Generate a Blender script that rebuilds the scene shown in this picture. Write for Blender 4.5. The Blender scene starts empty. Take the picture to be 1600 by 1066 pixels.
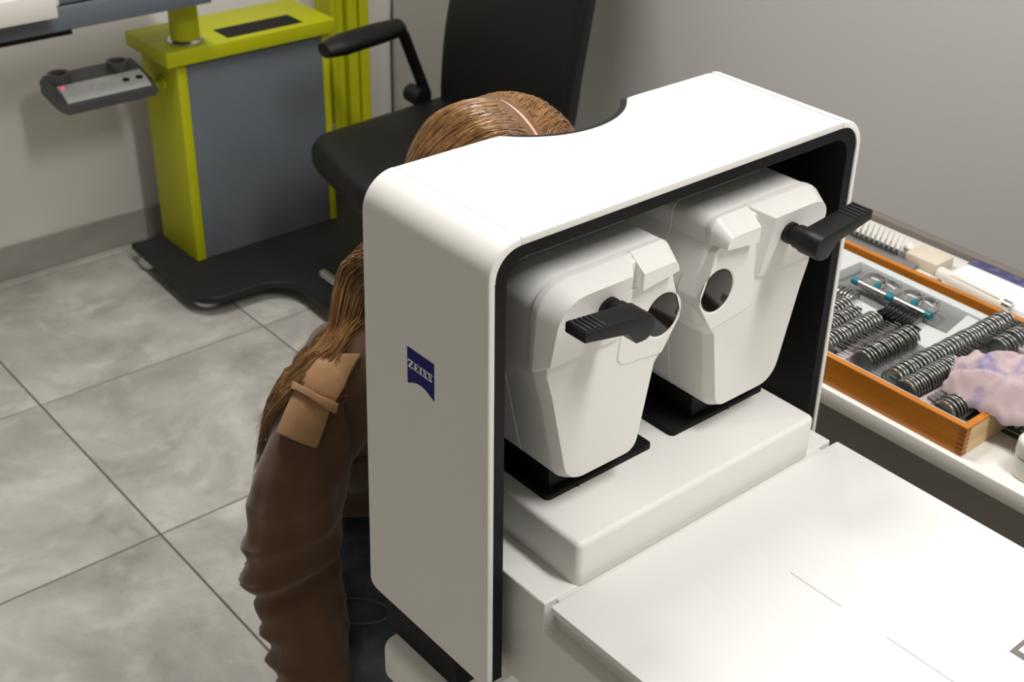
import bpy, bmesh, math, random
import numpy as np
from mathutils import Vector, Matrix, noise
from mathutils.bvhtree import BVHTree

random.seed(7)
scene = bpy.context.scene
col = scene.collection
PI = math.pi

# ------------------------------------------------------------------ camera
# room axes: x along the back wall, y towards the back wall, z up; floor z = 0
CAM = Vector((0.0, 0.0, 1.75))
FPX = 2042.0
FW = Vector((0.56093204, 0.6452785, -0.51862404))
RT = Vector((0.76441582, -0.64423026, 0.02521555))
UP = Vector((0.31784225, 0.41058863, 0.85463049))
cam = bpy.data.cameras.new('camera')
cam_o = bpy.data.objects.new('camera', cam)
col.objects.link(cam_o)
cam.sensor_width = 36.0
cam.lens = 36.0 * FPX / 1600.0
cam.clip_start = 0.02
cam.dof.use_dof = True
cam.dof.focus_distance = 1.2
cam.dof.aperture_fstop = 13.0
m = Matrix((RT, UP, -FW)).transposed().to_4x4()
m.translation = CAM
cam_o.matrix_world = m
scene.camera = cam_o


def ray(px, py):
    return (FW * FPX + RT * (px - 800.0) - UP * (py - 533.0)).normalized()


def onz(px, py, z):
    d = ray(px, py)
    return CAM + d * ((z - CAM.z) / d.z)


def ony(px, py, y):
    d = ray(px, py)
    return CAM + d * ((y - CAM.y) / d.y)


def onx(px, py, x):
    d = ray(px, py)
    return CAM + d * ((x - CAM.x) / d.x)


# ------------------------------------------------------------------ light
world = bpy.data.worlds.new('world')
scene.world = world
world.use_nodes = True
world.node_tree.nodes['Background'].inputs[0].default_value = (0.9, 0.95, 1.0, 1)
world.node_tree.nodes['Background'].inputs[1].default_value = 0.05
vs = scene.view_settings
vs.view_transform = 'Standard'
vs.look = 'None'
vs.gamma = 1.0
vs.use_curve_mapping = False
vs.exposure = -0.03

LAMPS = [((1.15, -0.35, 2.96), 0.28, 1.2, 43.0), ((1.1, 1.8, 2.96), 0.28, 1.0, 38.0)]


def area(name, loc, sx, sy, power, colr=(1.0, 0.998, 0.99)):
    li = bpy.data.lights.new(name, 'AREA')
    li.shape = 'RECTANGLE'
    li.size = sx
    li.size_y = sy
    li.energy = power
    li.color = colr
    o = bpy.data.objects.new(name, li)
    o.location = loc
    col.objects.link(o)
    return o


for lo, sx, sy, pw in LAMPS:
    area('ceiling_lamp_light', lo, sx, sy, pw)


# ------------------------------------------------------------------ materials
def lin(c):
    c = c / 255.0
    return c / 12.92 if c <= 0.04045 else ((c + 0.055) / 1.055) ** 2.4


def rgb(r, g, b):
    return (lin(r), lin(g), lin(b), 1.0)


def mat(name, c, rough=0.5, metal=0.0, var=None, bump=None, spec=0.5, coat=0.0, emit=None, trans=0.0, ior=1.45,
        sheen=0.0, coord='Object', stretch=None):
    mt = bpy.data.materials.new(name)
    mt.use_nodes = True
    nt = mt.node_tree
    b = nt.nodes['Principled BSDF']
    b.inputs['Base Color'].default_value = rgb(*c)
    b.inputs['Roughness'].default_value = rough
    b.inputs['Metallic'].default_value = metal
    b.inputs['Specular IOR Level'].default_value = spec
    b.inputs['Coat Weight'].default_value = coat
    b.inputs['Transmission Weight'].default_value = trans
    b.inputs['IOR'].default_value = ior
    b.inputs['Sheen Weight'].default_value = sheen
    if emit:
        b.inputs['Emission Color'].default_value = rgb(*emit[0])
        b.inputs['Emission Strength'].default_value = emit[1]
    if var or bump:
        tc = nt.nodes.new('ShaderNodeTexCoord')
        src = tc.outputs[coord]
        if stretch:
            mp = nt.nodes.new('ShaderNodeMapping')
            mp.inputs['Scale'].default_value = stretch
            nt.links.new(src, mp.inputs[0])
            src = mp.outputs[0]
    if var:
        sc, c2, lo, hi = var
        nz = nt.nodes.new('ShaderNodeTexNoise')
        nz.inputs['Scale'].default_value = sc
        nz.inputs['Detail'].default_value = 6.0
        nt.links.new(src, nz.inputs['Vector'])
        rp = nt.nodes.new('ShaderNodeValToRGB')
        rp.color_ramp.elements[0].position = lo
        rp.color_ramp.elements[1].position = hi
        rp.color_ramp.elements[0].color = rgb(*c)
        rp.color_ramp.elements[1].color = rgb(*c2)
        nt.links.new(nz.outputs['Fac'], rp.inputs[0])
        nt.links.new(rp.outputs[0], b.inputs['Base Color'])
    if bump:
        sc, st, dist = bump
        nz = nt.nodes.new('ShaderNodeTexNoise')
        nz.inputs['Scale'].default_value = sc
        nz.inputs['Detail'].default_value = 3.0
        nt.links.new(src, nz.inputs['Vector'])
        bp = nt.nodes.new('ShaderNodeBump')
        bp.inputs['Strength'].default_value = st
        bp.inputs['Distance'].default_value = dist
        nt.links.new(nz.outputs['Fac'], bp.inputs['Height'])
        nt.links.new(bp.outputs[0], b.inputs['Normal'])
    return mt


M = {}
M['white'] = mat('white_lacquer', (232, 230, 225), 0.45, spec=0.4, bump=(900, 0.05, 0.0005))
M['white_table'] = mat('white_tabletop', (230, 229, 226), 0.8, spec=0.1, bump=(700, 0.05, 0.0005))
M['unit_white'] = mat('white_moulded_plastic', (232, 230, 225), 0.38, bump=(900, 0.04, 0.0005))
M['black'] = mat('black_plastic', (7, 7, 8), 0.6, spec=0.3, bump=(800, 0.08, 0.0005))
M['black_soft'] = mat('black_grip_plastic', (13, 13, 14), 0.45, spec=0.4, bump=(600, 0.08, 0.0005))
M['groove'] = mat('seam_shadow_gap', (120, 116, 110), 0.7, var=(60, (110, 106, 100), 0.3, 0.7))
M['glass_dark'] = mat('dark_window_glass', (16, 9, 9), 0.08, spec=0.5, coat=0.0, var=(20, (26, 14, 13), 0.35, 0.65))
M['blue'] = mat('logo_blue', (14, 16, 104), 0.5, var=(30, (17, 19, 112), 0.3, 0.7), spec=0.15)
M['letter'] = mat('logo_white', (246, 248, 252), 0.4, var=(30, (215, 218, 226), 0.3, 0.7))
M['wall'] = mat('painted_wall', (236, 232, 227), 0.75, bump=(260, 0.1, 0.001), var=(1.2, (231, 227, 222), 0.3, 0.7))
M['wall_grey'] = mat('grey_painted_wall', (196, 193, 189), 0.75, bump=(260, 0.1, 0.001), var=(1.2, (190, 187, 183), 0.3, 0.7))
M['ceiling'] = mat('white_ceiling', (240, 239, 236), 0.85, bump=(200, 0.1, 0.001))
M['grout'] = mat('grey_grout', (104, 101, 96), 0.9, var=(40, (92, 90, 86), 0.3, 0.7))
M['skirting'] = mat('stone_skirting', (172, 168, 161), 0.6, var=(7, (152, 148, 141), 0.35, 0.7))
M['lime'] = mat('lime_powder_coat', (184, 186, 8), 0.5, bump=(500, 0.08, 0.0005), var=(6, (178, 180, 7), 0.3, 0.7))
M['slate'] = mat('slate_grey_panel', (104, 110, 116), 0.55, bump=(500, 0.08, 0.0005), var=(5, (100, 106, 112), 0.3, 0.7))
M['charcoal'] = mat('charcoal_plate', (34, 34, 35), 0.5, spec=0.35, bump=(500, 0.1, 0.0005))
M['chrome'] = mat('chrome', (205, 205, 205), 0.16, 1.0, var=(30, (195, 195, 197), 0.3, 0.7))
M['steel'] = mat('silver_lens_rim', (205, 205, 200), 0.2, 1.0, var=(80, (180, 180, 178), 0.3, 0.7))
M['rim_grey'] = mat('grey_lens_rim', (176, 177, 174), 0.2, 0.95, var=(80, (150, 151, 149), 0.3, 0.7))
M['wood_lit'] = mat('beech_lit_face', (222, 194, 150), 0.5, var=(9, (208, 176, 128), 0.3, 0.7), stretch=(1, 8, 8))  # lighter copy of the case wood: lamplight on the end face painted in
M['blackrim'] = mat('black_lens_rim', (22, 20, 19), 0.25, var=(80, (32, 28, 26), 0.3, 0.7))
M['glass'] = mat('clear_lens_glass', (205, 210, 208), 0.05, trans=0.85, ior=1.3, var=(10, (198, 205, 203), 0.3, 0.7))
M['chair'] = mat('black_leatherette', (15, 15, 16), 0.5, spec=0.35, bump=(350, 0.2, 0.001))
M['ctrl'] = mat('dark_grey_plastic', (84, 84, 86), 0.5, bump=(500, 0.1, 0.0005))
M['ctrl_panel'] = mat('printed_white_panel', (222, 222, 220), 0.4, var=(50, (214, 214, 212), 0.3, 0.7))
M['led'] = mat('red_led', (230, 40, 70), 0.4, emit=((255, 60, 90), 1.5))
M['cream'] = mat('cream_white_plastic', (226, 222, 214), 0.45, bump=(400, 0.05, 0.0005))
M['wood'] = mat('varnished_beech', (196, 122, 30), 0.32, var=(9, (172, 98, 18), 0.3, 0.75), stretch=(8, 1, 8), coat=0.3)
M['woodend'] = mat('pale_end_grain', (150, 92, 30), 0.5, var=(40, (136, 82, 26), 0.3, 0.7), stretch=(1, 6, 1))
M['felt'] = mat('pale_grey_tray', (196, 200, 198), 0.85, bump=(900, 0.2, 0.0006))
M['trough'] = mat('mid_grey_trough', (120, 119, 119), 0.9, bump=(900, 0.2, 0.0006))
M['mauve'] = mat('mauve_divider', (168, 156, 158), 0.8, bump=(900, 0.2, 0.0006))
M['desk'] = mat('white_desk_laminate', (226, 223, 216), 0.45, bump=(500, 0.05, 0.0005))
M['deskbody'] = mat('taupe_desk_front', (118, 111, 104), 0.6, bump=(300, 0.05, 0.0005))
M['teal'] = mat('teal_plastic', (8, 116, 124), 0.35, var=(60, (6, 104, 112), 0.3, 0.7))
M['beige'] = mat('beige_card', (212, 200, 182), 0.7, var=(20, (206, 193, 174), 0.3, 0.7))
M['paper'] = mat('white_paper', (236, 236, 240), 0.8, bump=(300, 0.05, 0.0005))
M['navy'] = mat('navy_pad_cover', (66, 66, 104), 0.6, var=(60, (96, 92, 120), 0.45, 0.6))
M['green'] = mat('dark_green_card', (14, 74, 62), 0.5, var=(30, (12, 66, 55), 0.3, 0.7))
M['cloth'] = mat('pink_microfibre', (188, 166, 168), 0.9, var=(20, (98, 100, 152), 0.53, 0.70), bump=(500, 0.3, 0.001), sheen=0.3)
M['jacket'] = mat('brown_cotton', (96, 68, 44), 0.85, var=(14, (84, 58, 37), 0.3, 0.7), bump=(900, 0.35, 0.0008), sheen=0.25)
M['strap'] = mat('brown_cotton_strap', (178, 136, 94), 0.85, var=(18, (150, 112, 75), 0.3, 0.7), bump=(900, 0.3, 0.0008), sheen=0.2)
M['stitch'] = mat('brown_thread', (104, 74, 46), 0.8, var=(60, (92, 66, 42), 0.3, 0.7))
M['jeans'] = mat('dark_denim', (62, 67, 75), 0.85, var=(40, (84, 90, 98), 0.4, 0.7), bump=(900, 0.4, 0.0008))
M['skin'] = mat('skin', (226, 172, 146), 0.5, var=(25, (212, 154, 130), 0.35, 0.7))
M['hair'] = mat('light_brown_hair', (172, 128, 78), 0.3, var=(34, (116, 80, 46), 0.3, 0.7), spec=0.8)
M['hairbase'] = mat('brown_hair_base', (120, 86, 54), 0.6, var=(60, (100, 70, 42), 0.3, 0.7), stretch=(1, 4, 1))
M['eye'] = mat('eye_white', (230, 228, 224), 0.2, var=(30, (224, 220, 216), 0.3, 0.7))
M['lips'] = mat('lips', (186, 104, 98), 0.4, var=(60, (176, 96, 92), 0.3, 0.7))
M['shoe'] = mat('black_shoe', (24, 23, 23), 0.5, bump=(300, 0.1, 0.0005))
M['diffuser'] = mat('lamp_diffuser', (240, 238, 232), 0.6, emit=((255, 247, 236), 3.0))


def tile_material():
    mt = bpy.data.materials.new('concrete_look_tile')
    mt.use_nodes = True
    nt = mt.node_tree
    b = nt.nodes['Principled BSDF']
    b.inputs['Roughness'].default_value = 0.5
    b.inputs['Specular IOR Level'].default_value = 0.35
    g = nt.nodes.new('ShaderNodeNewGeometry')
    oi = nt.nodes.new('ShaderNodeObjectInfo')
    add = nt.nodes.new('ShaderNodeVectorMath')
    add.operation = 'MULTIPLY_ADD'
    add.inputs[1].default_value = (1, 1, 1)
    cmb = nt.nodes.new('ShaderNodeCombineXYZ')
    ml = nt.nodes.new('ShaderNodeMath')
    ml.operation = 'MULTIPLY'
    ml.inputs[1].default_value = 40.0
    nt.links.new(oi.outputs['Random'], ml.inputs[0])
    nt.links.new(ml.outputs[0], cmb.inputs[2])
    nt.links.new(g.outputs['Position'], add.inputs[0])
    nt.links.new(cmb.outputs[0], add.inputs[2])
    n1 = nt.nodes.new('ShaderNodeTexNoise')
    n1.inputs['Scale'].default_value = 4.5
    n1.inputs['Detail'].default_value = 9
    n1.inputs['Roughness'].default_value = 0.62
    n1.inputs['Distortion'].default_value = 0.5
    nt.links.new(add.outputs[0], n1.inputs['Vector'])
    r1 = nt.nodes.new('ShaderNodeValToRGB')
    e = r1.color_ramp.elements
    e[0].position = 0.32
    e[0].color = rgb(155, 152, 146)
    e[1].position = 0.72
    e[1].color = rgb(208, 206, 198)
    x = e.new(0.5)
    x.color = rgb(180, 177, 170)
    nt.links.new(n1.outputs['Fac'], r1.inputs[0])
    n2 = nt.nodes.new('ShaderNodeTexNoise')
    n2.inputs['Scale'].default_value = 17
    n2.inputs['Detail'].default_value = 5
    nt.links.new(add.outputs[0], n2.inputs['Vector'])
    r2 = nt.nodes.new('ShaderNodeValToRGB')
    r2.color_ramp.elements[0].position = 0.55
    r2.color_ramp.elements[1].position = 0.72
    nt.links.new(n2.outputs['Fac'], r2.inputs[0])
    mx = nt.nodes.new('ShaderNodeMixRGB')
    mx.inputs[2].default_value = rgb(214, 212, 203)
    sc = nt.nodes.new('ShaderNodeMath')
    sc.operation = 'MULTIPLY'
    sc.inputs[1].default_value = 0.45
    nt.links.new(r2.outputs[0], sc.inputs[0])
    nt.links.new(sc.outputs[0], mx.inputs[0])
    nt.links.new(r1.outputs[0], mx.inputs[1])
    nt.links.new(mx.outputs[0], b.inputs['Base Color'])
    return mt


M['tile'] = tile_material()


# ------------------------------------------------------------------ mesh helpers
def finish(bm, name, material, parent=None, sharp=35.0, smooth=True, mats=None):
    bmesh.ops.recalc_face_normals(bm, faces=bm.faces)
    if smooth:
        lim = math.radians(sharp)
        for f in bm.faces:
            f.smooth = True
        for e in bm.edges:
            if len(e.link_faces) == 2 and e.calc_face_angle(0.0) > lim:
                e.smooth = False
    me = bpy.data.meshes.new(name)
    bm.to_mesh(me)
    bm.free()
    for k in (mats or [material]):
        me.materials.append(M[k] if isinstance(k, str) else k)
    o = bpy.data.objects.new(name, me)
    col.objects.link(o)
    if parent:
        o.parent = parent
        o.matrix_parent_inverse = parent.matrix_basis.inverted()
    return o


def thing(name, label, cat, loc=(0, 0, 0), rz=0.0, group=None):
    o = bpy.data.objects.new(name, None)
    col.objects.link(o)
    o.location = loc
    o.rotation_euler = (0, 0, rz)
    o.empty_display_size = 0.05
    o['label'] = label
    o['category'] = cat
    if group:
        o['group'] = group
    return o


def tag(o, label, cat, group=None):
    o['label'] = label
    o['category'] = cat
    if group:
        o['group'] = group
    return o


def struct(o):
    o['kind'] = 'structure'
    return o


def box(bm, lo, hi, bev=0.0, seg=2):
    r = bmesh.ops.create_cube(bm, size=1.0)
    vsx = r['verts']
    for v in vsx:
        v.co = Vector([lo[i] + (v.co[i] + 0.5) * (hi[i] - lo[i]) for i in range(3)])
    if bev > 0:
        es = list({e for v in vsx for e in v.link_edges})
        bmesh.ops.bevel(bm, geom=es, offset=bev, segments=seg, profile=0.5, affect='EDGES')
    return vsx


def boxo(name, lo, hi, material, parent=None, bev=0.0, seg=2):
    bm = bmesh.new()
    box(bm, lo, hi, bev, seg)
    return finish(bm, name, material, parent)


def outline(pts, n=6):
    """pts: (u, v, radius) -> rounded polygon"""
    out = []
    k = len(pts)
    for i in range(k):
        assert (Vector(pts[i][:2]) - Vector(pts[i - 1][:2])).length > 1e-6, (i, pts[i])
        p = Vector(pts[i][:2])
        r = pts[i][2] if len(pts[i]) > 2 else 0.0
        if r <= 0:
            out.append(p)
            continue
        a = (Vector(pts[i - 1][:2]) - p)
        b = (Vector(pts[(i + 1) % k][:2]) - p)
        la, lb = a.length, b.length
        a.normalize()
        b.normalize()
        ang = a.angle(b)
        if ang > PI - 0.02:
            out.append(p)
            continue
        t = min(r / math.tan(ang / 2), la * 0.49, lb * 0.49)
        rr = t * math.tan(ang / 2)
        c = p + (a + b).normalized() * (rr / math.sin(ang / 2))
        p0, p1 = p + a * t, p + b * t
        a0 = math.atan2(p0.y - c.y, p0.x - c.x)
        a1 = math.atan2(p1.y - c.y, p1.x - c.x)
        d = (a1 - a0 + PI) % (2 * PI) - PI
        for j in range(n + 1):
            aa = a0 + d * j / n
            out.append(c + Vector((math.cos(aa), math.sin(aa))) * rr)
    return out


def inset(poly, d):
    if abs(d) < 1e-9:
        return [p.copy() for p in poly]
    k = len(poly)
    area2 = sum(poly[i].x * poly[(i + 1) % k].y - poly[(i + 1) % k].x * poly[i].y for i in range(k))
    sg = 1.0 if area2 > 0 else -1.0
    out = []
    for i in range(k):
        p = poly[i]
        j = i - 1
        while (poly[j] - p).length < 1e-7:
            j -= 1
        l = i + 1
        while (poly[l % k] - p).length < 1e-7:
            l += 1
        e0 = (p - poly[j]).normalized()
        e1 = (poly[l % k] - p).normalized()
        n0 = Vector((-e0.y, e0.x)) * sg
        n1 = Vector((-e1.y, e1.x)) * sg
        nn = (n0 + n1)
        if nn.length < 1e-6:
            nn = n0
        nn.normalize()
        c = max(nn.dot(n0), 0.35)
        out.append(p + nn * (d / c))
    return out


def loft(bm, rings, cap0=True, cap1=True, closed=True, mi=0):
    vr = [[bm.verts.new(p) for p in r] for r in rings]
    fs = []
    for a, b in zip(vr, vr[1:]):
        n = len(a)
        for i in range(n if closed else n - 1):
            j = (i + 1) % n
            try:
                fs.append(bm.faces.new((a[i], a[j], b[j], b[i])))
            except ValueError:
                pass
    if cap0:
        fs.append(bm.faces.new(vr[0][::-1]))
    if cap1:
        fs.append(bm.faces.new(vr[-1]))
    for f in fs:
        f.material_index = mi
    return vr


def solid(bm, poly, w0, w1, to3, b0=0.0, b1=0.0, seg=4, mi=0):
    """prism of a 2D outline between w0 and w1 with rounded rims"""
    s = 1.0 if w1 > w0 else -1.0
    rings = []
    if b0 > 0:
        for i in range(seg):
            a = PI / 2 * i / seg
            rings.append((inset(poly, b0 * (1 - math.sin(a))), w0 + s * b0 * (1 - math.cos(a))))
    rings.append((poly, w0 + s * b0))
    rings.append((poly, w1 - s * b1))
    if b1 > 0:
        for i in range(seg - 1, -1, -1):
            a = PI / 2 * i / seg
            rings.append((inset(poly, b1 * (1 - math.sin(a))), w1 - s * b1 * (1 - math.cos(a))))
    loft(bm, [[to3(p.x, p.y, w) for p in r] for r, w in rings], mi=mi)


XZ = lambda u, v, w: Vector((u, w, v))
XY = lambda u, v, w: Vector((u, v, w))
YZ = lambda u, v, w: Vector((w, u, v))


def tube(bm, pts, rad, seg=8, cap=True, mi=0):
    pts = [Vector(p) for p in pts]
    n = len(pts)
    if not hasattr(rad, '__len__'):
        rad = [rad] * n
    t0 = (pts[1] - pts[0]).normalized()
    ref = Vector((0, 0, 1)) if abs(t0.z) < 0.9 else Vector((1, 0, 0))
    u = t0.cross(ref).normalized()
    rings = []
    for i in range(n):
        t = (pts[min(i + 1, n - 1)] - pts[max(i - 1, 0)])
        if t.length < 1e-9:
            t = t0
        t.normalize()
        u = (u - t * u.dot(t)).normalized()
        v = t.cross(u)
        rings.append([pts[i] + (u * math.cos(2 * PI * k / seg) + v * math.sin(2 * PI * k / seg)) * rad[i]
                      for k in range(seg)])
    loft(bm, rings, cap, cap, mi=mi)


def tubeo(name, pts, rad, material, parent=None, seg=10):
    bm = bmesh.new()
    tube(bm, pts, rad, seg)
    return finish(bm, name, material, parent)


def lathe(bm, prof, c=(0, 0, 0), axis='z', seg=24, mi=0):
    """prof: (radius, height)"""
    c = Vector(c)
    rings = []
    for r, h in prof:
        ring = []
        for k in range(seg):
            a = 2 * PI * k / seg
            x, y = max(r, 1e-5) * math.cos(a), max(r, 1e-5) * math.sin(a)
            ring.append(c + (Vector((x, y, h)) if axis == 'z' else Vector((x, h, y)) if axis == 'y' else Vector((h, x, y))))
        rings.append(ring)
    loft(bm, rings, mi=mi)


def latheo(name, prof, c, material, parent=None, axis='z', seg=24):
    bm = bmesh.new()
    lathe(bm, prof, c, axis, seg)
    return finish(bm, name, material, parent)


def spline(pts, n=8):
    """Catmull-Rom through rows of numbers"""
    P_ = [np.array(p, float) for p in pts]
    P_ = [2 * P_[0] - P_[1]] + P_ + [2 * P_[-1] - P_[-2]]
    out = []
    for i in range(1, len(P_) - 2):
        a, b, c, d = P_[i - 1:i + 3]
        for k in range(n):
            t = k / n
            out.append(0.5 * (2 * b + (c - a) * t + (2 * a - 5 * b + 4 * c - d) * t * t + (3 * b - a - 3 * c + d) * t ** 3))
    out.append(P_[-2])
    return out


def remeshed(bm, voxel, smooth=6):
    me = bpy.data.meshes.new('tmp')
    bmesh.ops.recalc_face_normals(bm, faces=bm.faces)
    bm.to_mesh(me)
    bm.free()
    o = bpy.data.objects.new('tmp', me)
    col.objects.link(o)
    r = o.modifiers.new('r', 'REMESH')
    r.mode = 'VOXEL'
    r.voxel_size = voxel
    s = o.modifiers.new('s', 'SMOOTH')
    s.iterations = smooth
    s.factor = 0.5
    dg = bpy.context.evaluated_depsgraph_get()
    res = bpy.data.meshes.new_from_object(o.evaluated_get(dg))
    bpy.data.objects.remove(o)
    bpy.data.meshes.remove(me)
    out = bmesh.new()
    out.from_mesh(res)
    bpy.data.meshes.remove(res)
    return out


# ------------------------------------------------------------------ room shell
RX0, RX1, RY0, RY1, RH = -2.8, 2.318, -2.4, 3.285, 3.0
floor = struct(boxo('floor', (RX0, RY0, -0.05), (RX1, RY1, -0.003), 'grout'))
tx = sorted({RX0, RX1} | {0.828 + 0.6 * k for k in range(-8, 3) if RX0 < 0.828 + 0.6 * k < RX1})
ty = sorted({RY0, RY1} | {2.635 + 0.6 * k for k in range(-11, 2) if RY0 < 2.635 + 0.6 * k < RY1})
tile_mesh = None
for i in range(len(tx) - 1):
    for j in range(len(ty) - 1):
        w, h = tx[i + 1] - tx[i], ty[j + 1] - ty[j]
        full = abs(w - 0.6) < 1e-6 and abs(h - 0.6) < 1e-6
        cx, cy = (tx[i] + tx[i + 1]) / 2, (ty[j] + ty[j + 1]) / 2
        if full and tile_mesh:
            t = bpy.data.objects.new('tile', tile_mesh)
            col.objects.link(t)
            t.parent = floor
        else:
            bm = bmesh.new()
            g = 0.0022
            poly = outline([(-w / 2 + g, -h / 2 + g), (w / 2 - g, -h / 2 + g), (w / 2 - g, h / 2 - g), (-w / 2 + g, h / 2 - g)])
            solid(bm, poly, -0.004, 0.0, XY, 0, 0.0012, 2)
            t = finish(bm, 'tile', 'tile', floor)
            if full:
                tile_mesh = t.data
        t.location = (cx, cy, 0)
wb = struct(boxo('wall_back', (RX0 - 0.1, RY1, -0.05), (RX1 + 0.1, RY1 + 0.1, RH), 'wall'))
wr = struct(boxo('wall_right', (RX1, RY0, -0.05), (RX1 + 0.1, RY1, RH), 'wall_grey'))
wl = struct(boxo('wall_left', (RX0 - 0.1, RY0, -0.05), (RX0, RY1, RH), 'wall'))
wf = struct(boxo('wall_front', (RX0 - 0.1, RY0 - 0.1, -0.05), (RX1 + 0.1, RY0, RH), 'wall'))
struct(boxo('ceiling', (RX0 - 0.1, RY0 - 0.1, RH), (RX1 + 0.1, RY1 + 0.1, RH + 0.1), 'ceiling'))
# stone skirting, one piece per floor tile
bb = struct(boxo('baseboard_back', (RX0, RY1 - 0.004, 0.0), (RX1, RY1, 0.088), 'grout'))
for i in range(len(tx) - 1):
    boxo('tile', (tx[i] + 0.0012, RY1 - 0.012, 0.001), (tx[i + 1] - 0.0012, RY1 - 0.0035, 0.092), 'skirting', bb, 0.001, 1)
# ceiling lamp housings
for k, (lo, sx, sy, pw) in enumerate(LAMPS):
    t = thing('ceiling_lamp', ['long ceiling panel lamp over the white pull-out tabletop', 'long ceiling panel lamp over the examination chair'][k],
              'lamp', (lo[0], lo[1], RH), 0, 'ceiling panel lamps')
    bm = bmesh.new()
    hx_, hy_ = sx / 2 + .03, sy / 2 + .03
    for a, b in (((-hx_, -hy_), (hx_, .025 - hy_)), ((-hx_, hy_ - .025), (hx_, hy_)), ((-hx_, .025 - hy_), (.025 - hx_, hy_ - .025)), ((hx_ - .025, .025 - hy_), (hx_, hy_ - .025))):
        box(bm, (lo[0] + a[0], lo[1] + a[1], RH - 0.045), (lo[0] + b[0], lo[1] + b[1], RH + 0.002), 0.002, 1)
    finish(bm, 'frame', 'cream', t)
    boxo('diffuser', (lo[0] + .025 - hx_, lo[1] + .025 - hy_, RH - 0.03), (lo[0] + hx_ - .025, lo[1] + hy_ - .025, RH - 0.02), 'diffuser', t)

# ------------------------------------------------------------------ instrument stand + device
CX = 0.876
dev = thing('eye_test_device', 'white boxy eye-test device with two measuring heads, black levers and a pull-out tabletop', 'eye tester', (CX, 0.80, 0))
stand = dev
# upper body with rim and drawer ledge: one profile
bm = bmesh.new()
prof = outline([(.945, .74), (.30, .74, .004), (.30, .834, .004), (.695, .834, .008), (.695, .872, .002), (.945, .872)], 5)
solid(bm, prof, .656, 1.1, YZ, .0025, .0025, 3)
finish(bm, 'body', 'white', stand, 30)
# tabletop: slab with a recess slot
tb = bmesh.new()
poly = outline([(0.6545, 0.685, .003), (0.6545, 0.25, .012), (1.0975, 0.25, .012), (1.0975, 0.685, .003)])
solid(tb, poly, 0.8695, 0.8775, XY, 0.001, 0.0012, 3)
table = finish(tb, 'tabletop', 'white_table', stand)
boxo('table_gap_filler', (0.672, 0.27, 0.829), (1.08, 0.70, 0.8697), 'white', stand, 0.003)  # plain white block filling the gap under the tabletop
for a, b in ((0.571, 0.508), (0.455, 0.37)):
    boxo('seam', (CX - 0.0003, b, 0.8772), (CX + 0.0003, a, 0.87765), 'groove', table)
# recessed grip plate near the front right
gp = boxo('grip_recess', (0.951, 0.30, 0.8768), (1.03, 0.371, 0.8779), 'groove', table, 0.0005, 1)
boxo('grip_plate', (0.958, 0.302, 0.8775), (1.03, 0.366, 0.8788), 'white', table, 0.0006, 2)
# patient-side shelf and black lift block
bm = bmesh.new()
poly = outline([(0.60, 0.80, .02), (1.152, 0.80, .02), (1.152, 0.905, .02), (0.60, 0.905, .02)])
solid(bm, poly, 0.655, 0.70, XY, 0.004, 0.01, 4)
finish(bm, 'lower_shelf', 'white', stand)
boxo('lift_block', (0.622, 0.79, 0.70), (1.13, 0.92, 0.741), 'black', stand, 0.002)
boxo('column', (0.80, 0.70, 0.05), (0.952, 0.84, 0.7405), 'black', stand, 0.01, 3)
boxo('foot', (0.745, 0.42, 0.0), (1.007, 0.98, 0.055), 'black', stand, 0.012, 3)

YF, YB, ZT = 0.746, 0.932, 1.25


def yflare(y, z):
    t = (ZT - z) / 0.5
    f = (y - YF) / (YB - YF)
    return y + t * (-0.010 * (1 - f) + 0.012 * f)


def side_panel(sgn):
    R, T = 0.0355, 0.0072
    half = 0.256
    bm = bmesh.new()
    prof = []      # (half-x outer, z outer, half-x inner, z inner)
    zb = 0.7455
    for z in np.linspace(0, 1, 10):
        prof.append((half, None, half - T, None, z))
    for k in range(0, 13):
        a = PI / 2 * k / 12
        prof.append((half - R + R * math.cos(a), ZT - R + R * math.sin(a),
                     half - R + (R - T) * math.cos(a), ZT - R + (R - T) * math.sin(a), None))
    ys = [YF, YF + .0007, YF + .002] + list(np.linspace(YF + .01, YB - .016, 6)) + [YB - .012 + .012 * math.sin(PI / 2 * k / 8) for k in range(0, 9)]
    rings = []
    for iy, y in enumerate(ys):
        d = max(0.0, y - (YB - .012))
        zlow = zb + (.012 - math.sqrt(max(.012 ** 2 - d * d, 0)))
        b = 0.0
        if iy == 0:
            b = 0.0018
        elif iy == 1:
            b = 0.0006
        if iy == len(ys) - 1:
            b = 0.0015
        ro, ri = [], []
        for (ho, zo, hi, zi, f) in prof:
            if zo is None:
                z = zlow + (ZT - R - zlow) * f
                ro.append((ho - b, z))
                ri.append((hi + b * 0.3, z))
            else:
                cxy, cz = half - R, ZT - R
                ro.append((cxy + (ho - cxy) * (R - b) / R, cz + (zo - cz) * (R - b) / R))
                ri.append((hi, zi))
        ring = ro + ri[::-1]
        rings.append([Vector((CX + sgn * h, yflare(y, z), z)) for h, z in ring])
    loft(bm, rings)
    return finish(bm, 'side_panel', 'white', dev, 40)


left_panel = side_panel(-1)
right_panel = side_panel(1)
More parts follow.
